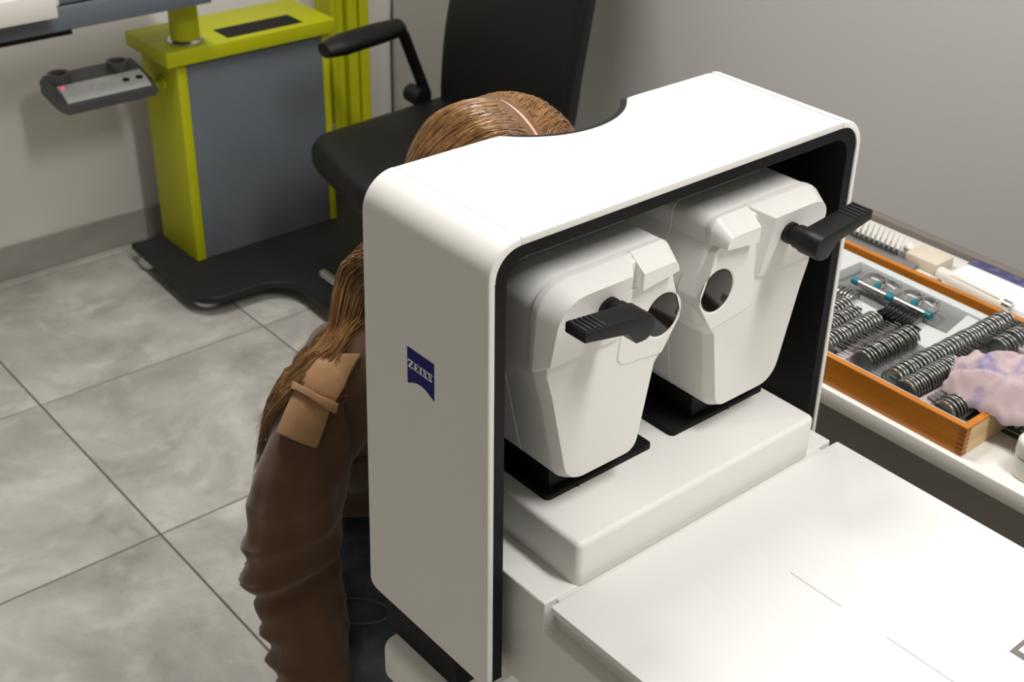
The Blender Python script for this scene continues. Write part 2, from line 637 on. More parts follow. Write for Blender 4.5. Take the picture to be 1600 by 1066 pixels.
# top panel with the forehead notch
bm = bmesh.new()
pts = [(0.6561, YF), (1.0959, YF), (1.0959, YB, .006)]
hx, sag = 0.089, 0.042
Rn = (hx * hx + sag * sag) / (2 * sag)
arc = []
a_m = math.asin(hx / Rn)
for k in range(25):
    a = a_m - 2 * a_m * k / 24
    arc.append((0.8735 + Rn * math.sin(a), YB + (Rn - sag) - Rn * math.cos(a)))
pts += [(0.9735, YB, .004)] + [(arc[0][0], arc[0][1] - 0.001)] + arc[1:-1] + [(arc[-1][0], arc[-1][1] - 0.001)] + [(0.7735, YB, .004)]
pts += [(0.6561, YB)]
poly = outline(pts, 5)
solid(bm, poly, ZT - 0.0072, ZT, XY, 0.0003, 0.0014, 3)
finish(bm, 'top_panel', 'white', dev, 30)
# black forehead rest following the notch
bm = bmesh.new()
rings = []
for k in range(29):
    a = a_m * 0.98 - 1.9 * a_m * k / 28
    cxn, cyn = 0.8735, YB + (Rn - sag)
    ring = []
    for rr, z in ((Rn - .0002, 1.19), (Rn - .0065, 1.19), (Rn - .0065, ZT - .001), (Rn - .0002, ZT - .001)):
        ring.append(Vector((cxn + rr * math.sin(a), cyn - rr * math.cos(a), z)))
    rings.append(ring)
loft(bm, rings)
finish(bm, 'forehead_rest', 'black_soft', dev)
# black liner frame (inverted U) and back wall
bm = bmesh.new()
H0, H1 = 0.2487, 0.2355
outer = outline([(-H0, 0.75), (-H0, ZT - .0073, .0283), (H0, ZT - .0073, .0283), (H0, 0.75)], 8)
inner = outline([(-H1, 0.75), (-H1, 1.2300, .022), (H1, 1.2300, .022), (H1, 0.75)], 8)
ya, yb = YF + .0015, 0.884
o0 = [Vector((CX + p.x, yflare(ya, p.y), p.y)) for p in outer]
i0 = [Vector((CX + p.x, yflare(ya, p.y), p.y)) for p in inner]
o1 = [Vector((CX + p.x, yb, p.y)) for p in outer]
i1 = [Vector((CX + p.x, yb, p.y)) for p in inner]
vr = loft(bm, [o0, i0, i1, o1, o0], False, False, closed=False)
finish(bm, 'liner', 'black', dev)
boxo('back_wall', (CX - .236, 0.876, 0.873), (CX + .236, 0.884, 1.2305), 'black', dev)
# base block
bm = bmesh.new()
poly = outline([(0.6968, 0.6935, .008), (1.0585, 0.6935, .008), (1.0585, 0.874), (0.6968, 0.874)])
solid(bm, poly, 0.8715, 0.9245, XY, 0.0, 0.006, 5)
finish(bm, 'base_block', 'white', dev)

# ------------------------------------------------------------------ measuring heads


def head_unit(s):
    MX = lambda u, v, w: Vector((CX + s * u, w, v))
    side = 'left' if s < 0 else 'right'
    # main body
    F = outline([(.056, .955, .022), (.160, .955, .034), (.1865, 1.070, .02), (.195, 1.098, .01), (.198, 1.192, .032),
                 (.030, 1.192, .032), (.030, 1.165, .004), (.014, 1.108, .012), (.026, 1.070, .006), (.038, 1.058, .006)], 6)
    bm = bmesh.new()
    rings = [(inset(F, .009), .740), (inset(F, .0065), .7405), (inset(F, .001), .751), (F, .754), (F, .7995), (inset(F, .0012), .8003),
             (inset(F, .0012), .8010), (F, .8018), (F, .862), (inset(F, .006), .87)]
    loft(bm, [[MX(p.x, p.y, w) for p in r] for r, w in rings])
    body = finish(bm, 'measuring_head', 'unit_white', dev, 28)
    body['label'] = 'white measuring head with a round dark window and a black lever'
    # window panel
    bm = bmesh.new()
    W = outline([(.033, 1.164, .003), (.0905, 1.157, .006), (.0995, 1.0765, .012), (.036, 1.0685, .004), (.0125, 1.106, .014)], 6)
    hole = [Vector((.0395 + .0255 * math.cos(a), 1.1135 + .0255 * math.sin(a))) for a in np.linspace(0, 2 * PI, 40, endpoint=False)]
    for r0, w0, r1, w1 in ((inset(W, -.0008), .77, W, .7396), (W, .7396, inset(W, .0008), .7390)):
        loft(bm, [[MX(p.x, p.y, w0) for p in r0], [MX(p.x, p.y, w1) for p in r1]], False, False)
    # bridging ring between panel outline and window hole
    ow = inset(W, .0008)
    vo = [bm.verts.new(MX(p.x, p.y, .7390)) for p in ow]
    vi = [bm.verts.new(MX(p.x, p.y, .7390)) for p in hole]
    ed = []
    for ring in (vo, vi):
        for k in range(len(ring)):
            ed.append(bm.edges.new((ring[k], ring[(k + 1) % len(ring)])))
    bmesh.ops.triangle_fill(bm, use_beauty=True, edges=ed, normal=(0, -1, 0))
    h2 = [Vector((.0395 + .0238 * math.cos(a), 1.1135 + .0238 * math.sin(a))) for a in np.linspace(0, 2 * PI, 40, endpoint=False)]
    loft(bm, [[MX(p.x, p.y, .7390) for p in hole], [MX(p.x, p.y, .7399) for p in h2]], False, False)
    bmesh.ops.remove_doubles(bm, verts=bm.verts, dist=1e-6)
    finish(bm, 'window_panel', 'unit_white', body, 25)
    latheo('window_glass', [(0, 0), (.0236, 0), (.0236, -.0012), (.022, -.0016), (0, -.0016)],
           (CX + s * .0395, .7412, 1.1135), 'glass_dark', body, 'y', 40)
    # lever cover: wedge that blends into the front at its lower end
    bm = bmesh.new()
    P0 = outline([(.083, 1.103, .003), (.1984, 1.103, .004), (.1990, 1.1926, .032), (.083, 1.1926, .002)], 6)
    P1 = outline([(.1005, 1.110, .002), (.1885, 1.110, .003), (.189, 1.183, .028), (.1005, 1.183, .002)], 6)

    def wy(z, base, top):
        return base + (top - base) * min(1, max(0, (z - 1.105) / 0.075))
    rings = []
    for f, k in ((0, 0), (0, .24), (.03, .29), (.95, .95), (1.0, 1.0)):
        ring = []
        for a, b in zip(P0, P1):
            p = a.lerp(b, f)
            ring.append(MX(p.x, p.y, .7545 - (.7545 - wy(p.y, .7380, .7245)) * k))
        rings.append(ring)
    loft(bm, rings)
    finish(bm, 'lever_cover', 'unit_white', body, 24)
    # brow cover above the window
    bm = bmesh.new()
    Q0 = outline([(.0296, 1.165, .002), (.0825, 1.159, .001), (.0825, 1.1922), (.0296, 1.1922, .032)], 6)
    Q1 = outline([(.0335, 1.1655, .002), (.0825, 1.1595, .001), (.0825, 1.1775), (.0375, 1.1775, .020)], 6)
    rings = []
    for f, w in ((0, .7540), (0, .7490), (.05, .7475), (.95, .7295), (1.0, .7282)):
        rings.append([MX(a.lerp(b, f).x, a.lerp(b, f).y, w) for a, b in zip(Q0, Q1)])
    loft(bm, rings)
    finish(bm, 'brow_cover', 'unit_white', body, 24)
    # lever
    lv = bmesh.new()
    lathe(lv, [(0, 0), (.0115, 0), (.0115, -.006), (.0095, -.007), (.0095, -.012), (.0125, -.013), (.0125, -.024), (0, -.024)],
          (CX + s * .128, .7285, 1.158), 'y', 24)
    prof = []
    for k in range(13):
        a = PI / 2 + PI * 1.02 * k / 12
        prof.append(Vector((.1275 + .014 * math.cos(a), 1.158 + .014 * math.sin(a))))
    prof += [Vector((.1360, 1.1445)), Vector((.146, 1.1565)), Vector((.149, 1.1585)), Vector((.2005, 1.1685)), Vector((.2015, 1.170)), Vector((.2015, 1.1785)), Vector((.2005, 1.1795))]
    solid(lv, prof, .7065, .681, MX, .0006, .0012, 3)
    lever = finish(lv, 'lever', 'black_soft', body, 30)
    for k in range(5):
        u = .198 - .0056 * k
        z = 1.172 + (u - .1275) / .073 * .0075
        tubeo('grip_ridge', [MX(u, z + .0002, .6825), MX(u, z + .0002, .705)], .0011, 'black_soft', lever, 8)
    # carriage neck and slide plate
    boxo('carriage', (CX + s * .105 - .045, .772, .930), (CX + s * .105 + .045, .86, .975), 'black', body, .004)
    bm = bmesh.new()
    poly = outline([(.006 if s < 0 else .024, .765, .006), (.158 if s < 0 else .176, .765, .006), (.158 if s < 0 else .176, .872), (.006 if s < 0 else .024, .872)])
    solid(bm, [Vector((CX + s * p.x, p.y)) for p in poly], .9243, .9305, XY, 0, .0012, 2)
    finish(bm, 'slide_plate', 'black', dev)
    xs = .115
    boxo('plate_joint', (CX + s * xs - .0012, .7640, .9246), (CX + s * xs + .0012, .775, .9308), 'charcoal', dev)
    # eyepiece towards the patient
    latheo('eyepiece', [(.019, 0), (.022, .004), (.022, .012), (.017, .012), (.014, .002)], (CX + s * .033, .8835, 1.113), 'black_soft', dev, 'y')


head_unit(-1)
head_unit(1)

# logo on the left panel: blue plate with a concave lower edge and white letters
XL = CX - .256
c0 = onx(637, 541, XL)
c1 = onx(679.5, 570.5, XL)
c2 = onx(677.5, 627, XL)
c3 = onx(637, 597.5, XL)
zt_, zb_ = (c0.z + c1.z) / 2, (c2.z + c3.z) / 2
ya_, yb_ = (c0.y + c3.y) / 2, (c1.y + c2.y) / 2     # ya_ = far end (reads first), yb_ = near end


def LG(u, v, w):     # u 0..1 from far to near, v 0..1 bottom to top
    return Vector((XL - w, ya_ + (yb_ - ya_) * u, zb_ + (zt_ - zb_) * v))


bm = bmesh.new()
poly = [Vector((0, 1)), Vector((1, 1)), Vector((1, 0))] + [Vector((1 - k / 16, .17 * math.sin(PI * k / 16))) for k in range(1, 16)] + [Vector((0, 0))]
solid(bm, poly[::-1], -0.002, 0.0004, LG)
plate = finish(bm, 'logo_plate', 'blue', dev)


def rects(kind):
    Z = [[(0, .88), (1, .88), (1, 1), (0, 1)], [(.0, .66), (.1, .66), (.2, .9), (0, .9)], [(.62, .9), (1, .9), (.40, .1), (0, .1)],
         [(0, 0), (1, 0), (1, .12), (0, .12)], [(.8, .1), (1, .1), (1, .36), (.9, .36)]]
    if kind == 'Z':
        return Z
    if kind == 'S':
        return [[(1 - x, y) for x, y in q] for q in Z]
    if kind == 'I':
        return [[(.2, 0), (.8, 0), (.8, 1), (.2, 1)], [(0, .9), (1, .9), (1, 1), (0, 1)], [(0, 0), (1, 0), (1, .1), (0, .1)]]
    return [[(.12, 0), (.48, 0), (.48, 1), (.12, 1)], [(0, .9), (.95, .9), (.95, 1), (0, 1)], [(0, 0), (1, 0), (1, .1), (0, .1)],
            [(.4, .45), (.72, .45), (.72, .55), (.4, .55)], [(.85, .7), (.95, .7), (.95, .95), (.85, .95)], [(.9, .05), (1, .05), (1, .32), (.9, .32)], [(.66, .36), (.75, .36), (.75, .64), (.66, .64)]]


u0 = .04
for ch, wd in (('Z', .19), ('E', .175), ('I', .10), ('S', .155), ('S', .155)):
    bm = bmesh.new()
    for q in rects(ch):
        pl = [Vector((u0 + x * wd, .475 + y * .215)) for x, y in q]
        solid(bm, pl, 0.0002, 0.0007, LG)
    finish(bm, 'letter', 'letter', plate)
    u0 += wd + .030

# ------------------------------------------------------------------ ophthalmic cabinet unit
cab = thing('instrument_cabinet', 'lime green and slate cabinet with a lime top on a black plate', 'cabinet', (1.65, 3.04, 0.0))
boxo('side_frame', (1.418, 2.95, 0.058), (1.446, 3.15, 0.616), 'lime', cab, .003)
boxo('side_frame', (1.852, 2.95, 0.058), (1.872, 3.15, 0.616), 'lime', cab, .003)
boxo('front_panel', (1.447, 2.953, 0.06), (1.851, 2.972, 0.612), 'slate', cab, .001)
boxo('back_panel', (1.447, 3.13, 0.06), (1.851, 3.148, 0.612), 'slate', cab, .001)
boxo('top_plate', (1.388, 2.935, 0.616), (1.887, 3.165, 0.655), 'lime', cab, .003, 3)
boxo('top_recess', (1.574, 2.958, 0.6548), (1.80, 3.038, 0.6556), 'black', cab)
latheo('column_collar', [(0, 0), (.047, 0), (.047, .006), (.042, .012), (0, .012)], (1.476, 3.0, .654), 'chrome', cab)
latheo('column', [(0, 0), (.037, 0), (.037, .15), (0, .15)], (1.476, 3.0, .66), 'lime', cab)
# base plate with concave front edge
bp = [(1.325, 3.16), (1.308, 2.737, .075), (1.567, 2.735, .085)]
bp += [(1.55, 2.30, .06), (1.80, 2.12, .1), (2.02, 2.12, .1), (2.12, 2.3, .08), (2.12, 3.16, .03)]
bm = bmesh.new()
solid(bm, outline(bp), .040, .060, XY, .003, .004, 3)
finish(bm, 'base_plate', 'charcoal', cab)
foots = [onz(325, 466, .02)[:2], (1.36, 3.10), (1.66, 2.24), (2.05, 2.25), (2.05, 3.1)]
for fx, fy in foots:
    latheo('foot', [(0, 0), (.022, 0), (.036, .008), (.042, .022), (.040, .034), (.03, .041), (0, .041)], (fx, fy, 0), 'chrome', cab)
# right-hand lime profile column with grooves
bm = bmesh.new()
for x0, x1, y0 in ((1.968, 1.986, 3.085), (1.994, 2.020, 3.10), (2.026, 2.058, 3.085), (2.066, 2.098, 3.085)):
    box(bm, (x0, y0, .058), (x1, 3.155, 2.2), .002, 1)
box(bm, (1.964, 3.14, .058), (2.1, 3.16, 2.2), .002, 1)
finish(bm, 'profile_column', 'lime', cab)
for z in (.11, .27, .5):
    latheo('fitting', [(0, 0), (.011, 0), (.011, .03), (.006, .036), (0, .036)], (1.935, 3.06, z), 'chrome', cab)
# instrument table on the column
itab = thing('instrument_table', 'slate grey instrument tabletop on the lime column above the cabinet', 'table', (1.2, 2.95, .80))
boxo('tabletop', (.55, 2.862, .786), (1.488, 3.14, .838), 'slate', itab, .002)
boxo('upper_board', (.55, 2.878, .842), (1.470, 3.13, .86), 'slate', itab, .002)
boxo('gap_strip', (.56, 2.88, .837), (1.465, 3.12, .8425), 'black', itab)
boxo('drawer_slot', (.60, 2.872, .772), (1.135, 2.90, .7865), 'black', itab, .001)
# pale case lying on the instrument table, overhanging
kb = thing('document_tray', 'pale grey plastic tray overhanging the edge of the slate tabletop', 'tray', (.95, 2.9, .86))
boxo('base', (.62, 2.80, .8595), (1.075, 3.05, .872), 'cream', kb, .003)
bm = bmesh.new()
box(bm, (.62, 2.792, .84), (1.078, 2.806, .895), .003, 2)
finish(bm, 'front_lip', 'cream', kb)
boxo('side_wall', (1.064, 2.806, .862), (1.09, 3.05, .93), 'cream', kb, .003)
boxo('back_wall', (.62, 3.036, .862), (1.064, 3.05, .93), 'cream', kb, .003)

# control box on a rod
cb = thing('control_box', 'dark grey control box with a white button strip on the lime rod', 'control box', (1.25, 3.06, .52))
bm = bmesh.new()
secs = [(1.128, .012), (1.140, 0.0), (1.372, 0.0), (1.380, .006)]
rings = []
for x, ins in secs:
    rings.append([Vector((x, y, z)) for y, z in ((2.99, .535 + ins), (2.985, .558 - ins), (3.02, .578 - ins), (3.065, .590 - ins), (3.115, .600 - ins), (3.115, .545 + ins), (3.03, .53 + ins))])
loft(bm, rings)
cbody = finish(bm, 'housing', 'ctrl', cb, 30)


def CBT(u, t, h):
    """point on the sloped top; u 0..1 along x, t 0..1 from front to back of the strip"""
    y = 2.990 + .125 * t
    ys, zs = [2.985, 3.02, 3.065, 3.115], [.558, .578, .590, .600]
    z = np.interp(y, ys, zs)
    return Vector((1.145 + .222 * u, y, float(z) + h))


bm = bmesh.new()
rings = [[CBT(u, t, h) for t, h in ((.03, .001), (.25, .001), (.52, .001), (.52, -.004), (.25, -.004), (.03, -.004))] for u in (.0, .5, 1.0)]
loft(bm, rings)
finish(bm, 'button_strip', 'ctrl_panel', cb)
for k in range(5):
    p = CBT(.12 + .125 * k, .27, .0)
    latheo('button', [(0, 0), (.008, 0), (.008, .003), (.006, .004), (0, .004)], p, 'cream', cb, seg=14)
for u in (.76, .92):
    p = CBT(u, .27, .0)
    latheo('socket', [(0, 0), (.009, 0), (.009, .003), (.007, .0035), (0, .0035)], p, 'black', cb, seg=16)
latheo('status_light', [(0, 0), (.004, 0), (.003, .004), (0, .005)], CBT(.05, .42, 0), 'led', cb, seg=12)
for u in (.10, .80):
    latheo('cup', [(.002, .002), (.017, .002), (.020, .012), (.028, .012), (.028, .0), (.026, -.012), (0, -.012)], CBT(u, .74, .006), 'ctrl', cb, seg=24)
    latheo('cup_hole', [(0, 0), (.0175, 0), (.0175, .001), (0, .001)], CBT(u, .74, .0075), 'black', cb, seg=20)
tubeo('rod', [(1.378, 3.045, .545), (1.418, 3.04, .545)], .010, 'lime', cb, 14)
latheo('rod_flange', [(0, 0), (.022, 0), (.022, .008), (0, .008)], (1.4095, 3.04, .545), 'lime', cb, 'x', 20)

# ------------------------------------------------------------------ examination chair
ch = thing('examination_chair', 'black leatherette examination chair with armrests on the base plate', 'chair', (1.82, 2.36, .06))
# seat cushion
bm = bmesh.new()
so = outline([(1.485, 2.24, .07), (2.05, 2.16, .06), (2.06, 2.62, .06), (1.565, 2.60, .08)], 8)
rings = []
for ins, z in ((.03, .425), (.008, .435), (0, .455), (0, .475), (.004, .49), (.014, .502), (.03, .509), (.06, .513)):
    rings.append([Vector((p.x, p.y, z + .012 * math.sin((p.x - 1.5) * 2))) for p in inset(so, ins)])
loft(bm, rings)
finish(bm, 'seat', 'chair', ch, 50)
# backrest: curved shell
bm = bmesh.new()
rings = []
for z, x, yc, hw in spline([(.46, 1.965, 2.375, .20), (.55, 1.985, 2.365, .235), (.70, 2.0, 2.36, .24), (.85, 2.03, 2.36, .235), (1.0, 2.065, 2.36, .225), (1.12, 2.10, 2.36, .20), (1.17, 2.115, 2.36, .15)], 4):
    o_ = outline([(x, yc - hw, .02), (x + .02, yc - hw - .012, .015), (x + .075, yc - hw + .01, .03), (x + .075, yc + hw - .01, .03), (x, yc + hw, .03)], 4)
    rings.append([Vector((p.x + .02 * ((p.y - yc) / .24) ** 2 * -1, p.y, z)) for p in o_])
loft(bm, rings)
finish(bm, 'backrest', 'chair', ch, 50)
for s, yc in ((1, 2.62), (-1, 2.10)):
    bm = bmesh.new()
    if s > 0:
        path = [(1.648, yc, .70), (1.70, yc, .705), (1.80, yc, .712), (1.873, yc, .716)]
    else:
        path = [(1.748, yc, .70), (1.80, yc, .705), (1.90, yc, .712), (1.973, yc, .716)]
    rr = [.022, .032, .031, .026]
    rings = []
    for (x, y, z), r in zip(spline(path, 4), np.interp(np.linspace(0, 3, 13), range(4), rr)):
        rings.append([Vector((x, y + 1.25 * r * math.cos(a), z + .8 * r * math.sin(a))) for a in np.linspace(0, 2 * PI, 16, endpoint=False)])
    loft(bm, rings)
    if s > 0:
        finish(bm, 'armrest', 'chair', ch, 50)
        bm = bmesh.new()
        tube(bm, [(1.868, yc, .708), (1.885, yc, .695), (1.955, yc, .52)], .015, 10)
        arm = finish(bm, 'arm_post', 'black_soft', ch)
        latheo('arm_pivot', [(0, -.03), (.024, -.03), (.026, 0), (.024, .03), (0, .03)], (1.925, yc, .525), 'black_soft', arm, 'y')
    else:
        bm.free()
latheo('pedestal', [(0, 0), (.11, 0), (.11, .02), (.05, .035), (.045, .37), (.09, .375), (.09, .39), (0, .39)], (1.82, 2.40, .058), 'chair', ch)
bm = bmesh.new()
tube(bm, [(1.555, 2.53, .16), (1.552, 2.40, .16)], .011, 12)
foot = finish(bm, 'foot_bar', 'chrome', ch)
tubeo('foot_bar_arm', [(1.70, 2.47, .24), (1.60, 2.47, .17), (1.555, 2.47, .16)], .014, 'chair', ch)

# thin cable down the room corner
bm = bmesh.new()
pc = [(613, -60), (612.5, 0), (611, 60), (612, 110), (613.5, 165), (612, 230)]
tube(bm, [ony(px, py, RY1 - .006) for px, py in pc], .0032, 6)
tag(finish(bm, 'wall_cable', 'charcoal'), 'thin dark cable hanging down the back wall behind the chair armrest', 'cable')

# ------------------------------------------------------------------ right-hand desk
DZ = .74
desk = thing('desk', 'long white desk with a taupe front carrying the lens case', 'desk', (1.6, .6, 0))
boxo('desktop', (1.361, -.45, DZ - .026), (1.887, 1.42, DZ), 'desk', desk, .0015)
boxo('front_panel', (1.385, -.43, .04), (1.405, 1.40, DZ - .0255), 'deskbody', desk, .001)
boxo('side_panel', (1.386, 1.38, .0), (1.88, 1.40, DZ - .0255), 'deskbody', desk, .001)
boxo('side_panel', (1.386, -.43, .0), (1.88, -.41, DZ - .0255), 'deskbody', desk, .001)
boxo('back_edge', (1.868, -.45, DZ - .0002), (1.887, 1.42, DZ + .012), 'deskbody', desk, .001)

# wooden trial-lens case
Y0, Y1, XA, XB, ZC = .668, 1.33, 1.370, 1.690, .786
case = thing('lens_case', 'open varnished wooden case of trial lenses standing on the white desk', 'case', (1.53, 1.0, DZ))
bm = bmesh.new()
box(bm, (XA, Y0, DZ), (XA + .010, Y1, ZC), .0006, 1)
finish(bm, 'front_board', 'wood', case)
boxo('back_board', (XB - .010, Y0, DZ), (XB, Y1, ZC), 'wood', case, .0006, 1)
boxo('end_board', (XA + .0101, Y0, DZ), (XB - .0101, Y0 + .010, ZC - .003), 'wood_lit', case, .0004, 1)  # lit look of this face is put into its colour
boxo('edge_strip', (XA + .0101, Y0 - .0003, ZC - .003), (XB - .0101, Y0 + .0102, ZC), 'wood', case, .0005, 1)
boxo('end_board', (XA + .0101, Y1 - .010, DZ), (XB - .0101, Y1, ZC), 'wood', case, .0006, 1)
boxo('bottom_board', (XA + .01, Y0 + .01, DZ + .001), (XB - .01, Y1 - .01, DZ + .006), 'wood', case)
boxo('trough_floor', (XA + .0102, Y0 + .0102, DZ + .0055), (XB - .0102, Y1 - .0102, DZ + .022), 'trough', case)
for k in range(6):
    z = DZ + .003 + .0072 * k
    boxo('finger_joint', (XA - .0003, Y0 - .0003, z), (XA + .0102, Y0 + .0100, z + .0036), 'woodend', case)
ZP = DZ + .040


def plateau(pix, z=ZP, name='tray_plate', m_='felt'):
    bm = bmesh.new()
    poly = [Vector(onz(px, py, z)[:2]) for px, py in pix]
    poly = [Vector((min(max(p.x, XA + .0105), XB - .0105), min(max(p.y, Y0 + .0105), Y1 - .0105))) for p in poly]
    solid(bm, poly, DZ + .020, z, XY, 0, .0008, 2)
    return finish(bm, name, m_, case, 30)


# pale raised plates between the lens troughs
plateau([(1307, 383), (1600, 519), (1600, 530), (1515, 490), (1345, 409), (1310, 424)])       # strip along the back board
plateau([(1345, 470), (1412, 507), (1425, 497), (1478, 521), (1512, 492), (1560, 516), (1537, 525), (1438, 562), (1448, 545),
         (1425, 530), (1440, 515), (1385, 482), (1374, 505), (1347, 492)])
plateau([(1297, 446), (1345, 470), (1347, 494), (1330, 498), (1325, 485), (1300, 470)])
for a, b, w in (((1306, 561), (1384, 520), 6), ((1438, 630), (1502, 596), 6), ((1590, 545), (1640, 520), 6)):
    bm = bmesh.new()
    pa, pb = onz(*a, DZ + .038), onz(*b, DZ + .038)
    d = (pb - pa).normalized()
    n = Vector((-d.y, d.x, 0)) * .0085
    poly = [Vector((p.x, p.y)) for p in (pa - n, pb - n, pb + n, pa + n)]
    poly = [Vector((min(max(p.x, XA + .0105), XB - .0105), max(p.y, Y0 + .0105))) for p in poly]
    solid(bm, poly, DZ + .020, DZ + .038, XY, 0, .0006, 2)
    finish(bm, 'divider', 'mauve', case)
boxo('rim_strip', (XA + .0102, Y0 + .0102, DZ + .028), (XA + .0150, Y1 - .0102, DZ + .043), 'felt', case)


def lens_mesh(name, rim, R=.0188, handle=True):
    """a trial lens standing on edge: rim ring, glass disc, handle tab; axis along x"""
    bm = bmesh.new()
    seg = 20
    for k in range(seg):
        pass
    rings = []
    for r, h in [(R - .003, -.0013)] + [(R - .0016 + .0016 * math.cos(a), .0013 * math.sin(a)) for a in np.linspace(-PI / 2, PI / 2, 7)] + [(R - .003, .0013)]:
        rings.append([Vector((h, r * math.cos(2 * PI * k / seg), r * math.sin(2 * PI * k / seg))) for k in range(seg)])
    loft(bm, rings + [rings[0]], False, False)
    loft(bm, [[Vector((h, (R - .0028) * math.cos(2 * PI * k / seg), (R - .0028) * math.sin(2 * PI * k / seg))) for k in range(seg)] for h in (-.0005, .0005)], mi=1)
    if handle:
        r_ = bmesh.ops.create_cube(bm, size=1)['verts']
        for v in r_:
            v.co = Vector((v.co.x * .0016, -R - .005 + v.co.y * .012, .009 + v.co.z * .006))
    bmesh.ops.remove_doubles(bm, verts=bm.verts, dist=1e-6)
    o = finish(bm, name, None, None, 60, mats=[rim, 'glass'])
    return o


def lens_rack_row(proto, a, b, n, label, group, zc=DZ + .038, tilt=0.10, flip=False, first=None):
    pa, pb = onz(*a, zc), onz(*b, zc)
    d = (pb - pa)
    ang = math.atan2(d.y, d.x)
    for k in range(n):
        f = (k + .5) / n + random.uniform(-.12, .12) / n
        o = proto.copy()
        col.objects.link(o)
        o.location = pa + d * f + Vector((0, 0, random.uniform(-.0008, .0012)))
        o.rotation_euler = (0, tilt + random.uniform(-.05, .05), ang + (PI if flip else 0) + random.uniform(-.04, .04))
        tag(o, label, 'lens', group)


LS = lens_mesh('trial_lens', 'rim_grey')
LB = lens_mesh('trial_lens', 'blackrim')
LW = lens_mesh('trial_lens', 'cream', .017)
# (prototypes become the first lens of a row further down)
rows = [
    (LS, (1284, 545), (1366, 504), 17, 'silver-rimmed trial lens in the row beside the first mauve divider', 'silver lenses beside the first mauve divider', False),
    (LS, (1280, 522), (1336, 494), 12, 'silver-rimmed trial lens in the short row at the hidden end of the case', 'silver lenses at the hidden end of the case', True),
    (LS, (1283, 500), (1322, 480), 8, 'silver-rimmed trial lens below the folded trial frame end', 'silver lenses below the trial frames', False),
    (LS, (1346, 566), (1424, 526), 17, 'silver-rimmed trial lens in the row past the first mauve divider', 'silver lenses past the first mauve divider', True),
    (LS, (1392, 596), (1572, 503), 36, 'silver-rimmed trial lens in the long row that passes under the cloth', 'silver lenses in the long row', False),
    (LS, (1414, 612), (1492, 572), 18, 'silver-rimmed trial lens in the row beside the second mauve divider', 'silver lenses beside the second mauve divider', True),
    (LS, (1474, 646), (1556, 605), 17, 'silver-rimmed trial lens in the row nearest the end board', 'silver lenses nearest the end board', True),
    (LS, (1556, 548), (1608, 521), 10, 'silver-rimmed trial lens in the row between the cloth and the back board', 'silver lenses between cloth and back board', True),
    (LB, (1386, 487), (1433, 511), 10, 'black-rimmed lens standing in the block between the silver rows', 'black-rimmed lenses in the block', False),
    (LS, (1304, 460), (1335, 474), 6, 'silver-rimmed trial lens in the cluster under the teal trial frame tip', 'silver lenses under the teal tip', False),
]
for proto, a, b, n, lab, grp, fl in rows:
    lens_rack_row(proto, a, b, n, lab, grp, flip=fl)
bpy.data.objects.remove(LS)
bpy.data.objects.remove(LB)

# two trial frames in the deep recess


def trial_frame(pa, pb, label):
    """pa -> pb: pixel ends of the bar"""
    z = DZ + .040
    A, B = onz(*pa, z), onz(*pb, z)
    d = (B - A).normalized()
    n = Vector((-d.y, d.x, 0))
    if n.x < 0:
        n = -n
    L = (B - A).length
    t = thing('trial_spectacles', label, 'spectacles', tuple(A.lerp(B, .5) - Vector((0, 0, .02))), 0, 'trial spectacles in the recess')
    tubeo('bar', [A, B], .0050, 'steel', t, 12)
    for q in (A, B):
        e = d if q is B else -d
        tubeo('end_knob', [q - e * .001, q + e * .010], .0062, 'teal', t, 12)
    for f in (.26, .74):
        c = A + d * (L * f) + n * .018 + Vector((0, 0, -.002))
        bm = bmesh.new()
        ring = [c + (d * math.cos(a) + n * math.sin(a) * .9 + Vector((0, 0, .25 * math.sin(a)))) * .0205 for a in np.linspace(0, 2 * PI, 25)]
        tube(bm, ring, .0018, 6, False)
        ring = [p + Vector((0, 0, .004)) for p in ring]
        tube(bm, ring, .0014, 6, False)
        finish(bm, 'lens_ring', 'steel', t)
        bm = bmesh.new()
        ring2 = [c + (d * math.cos(a) + n * math.sin(a) * .9) * .0155 for a in np.linspace(0, 2 * PI, 20, endpoint=False)]
        loft(bm, [ring2, [p + Vector((0, 0, .001)) for p in ring2]])
        finish(bm, 'lens_plate', 'glass', t)
        q = c + n * .02
        tubeo('pad_arm', [c + n * .015, q + Vector((0, 0, .006)), q + d * .012 + Vector((0, 0, .008)), q + d * .016 - n * .006 + Vector((0, 0, .007))], .0013, 'steel', t, 6)
    q = A.lerp(B, .5)
    tubeo('bridge_knob', [q + n * .004, q + n * .014 + Vector((0, 0, .003))], .0055, 'teal', t, 12)
    tubeo('temple', [A + n * .028 + d * .004, A + n * .032 + d * (L * .55), A + n * .028 + d * (L * .9)], .0016, 'cream', t, 8)


trial_frame((1341, 441), (1386, 463), 'silver trial frame with teal knobs next to the hidden case end')
trial_frame((1397, 467), (1446, 491), 'silver trial frame with teal knobs next to the long lens row')

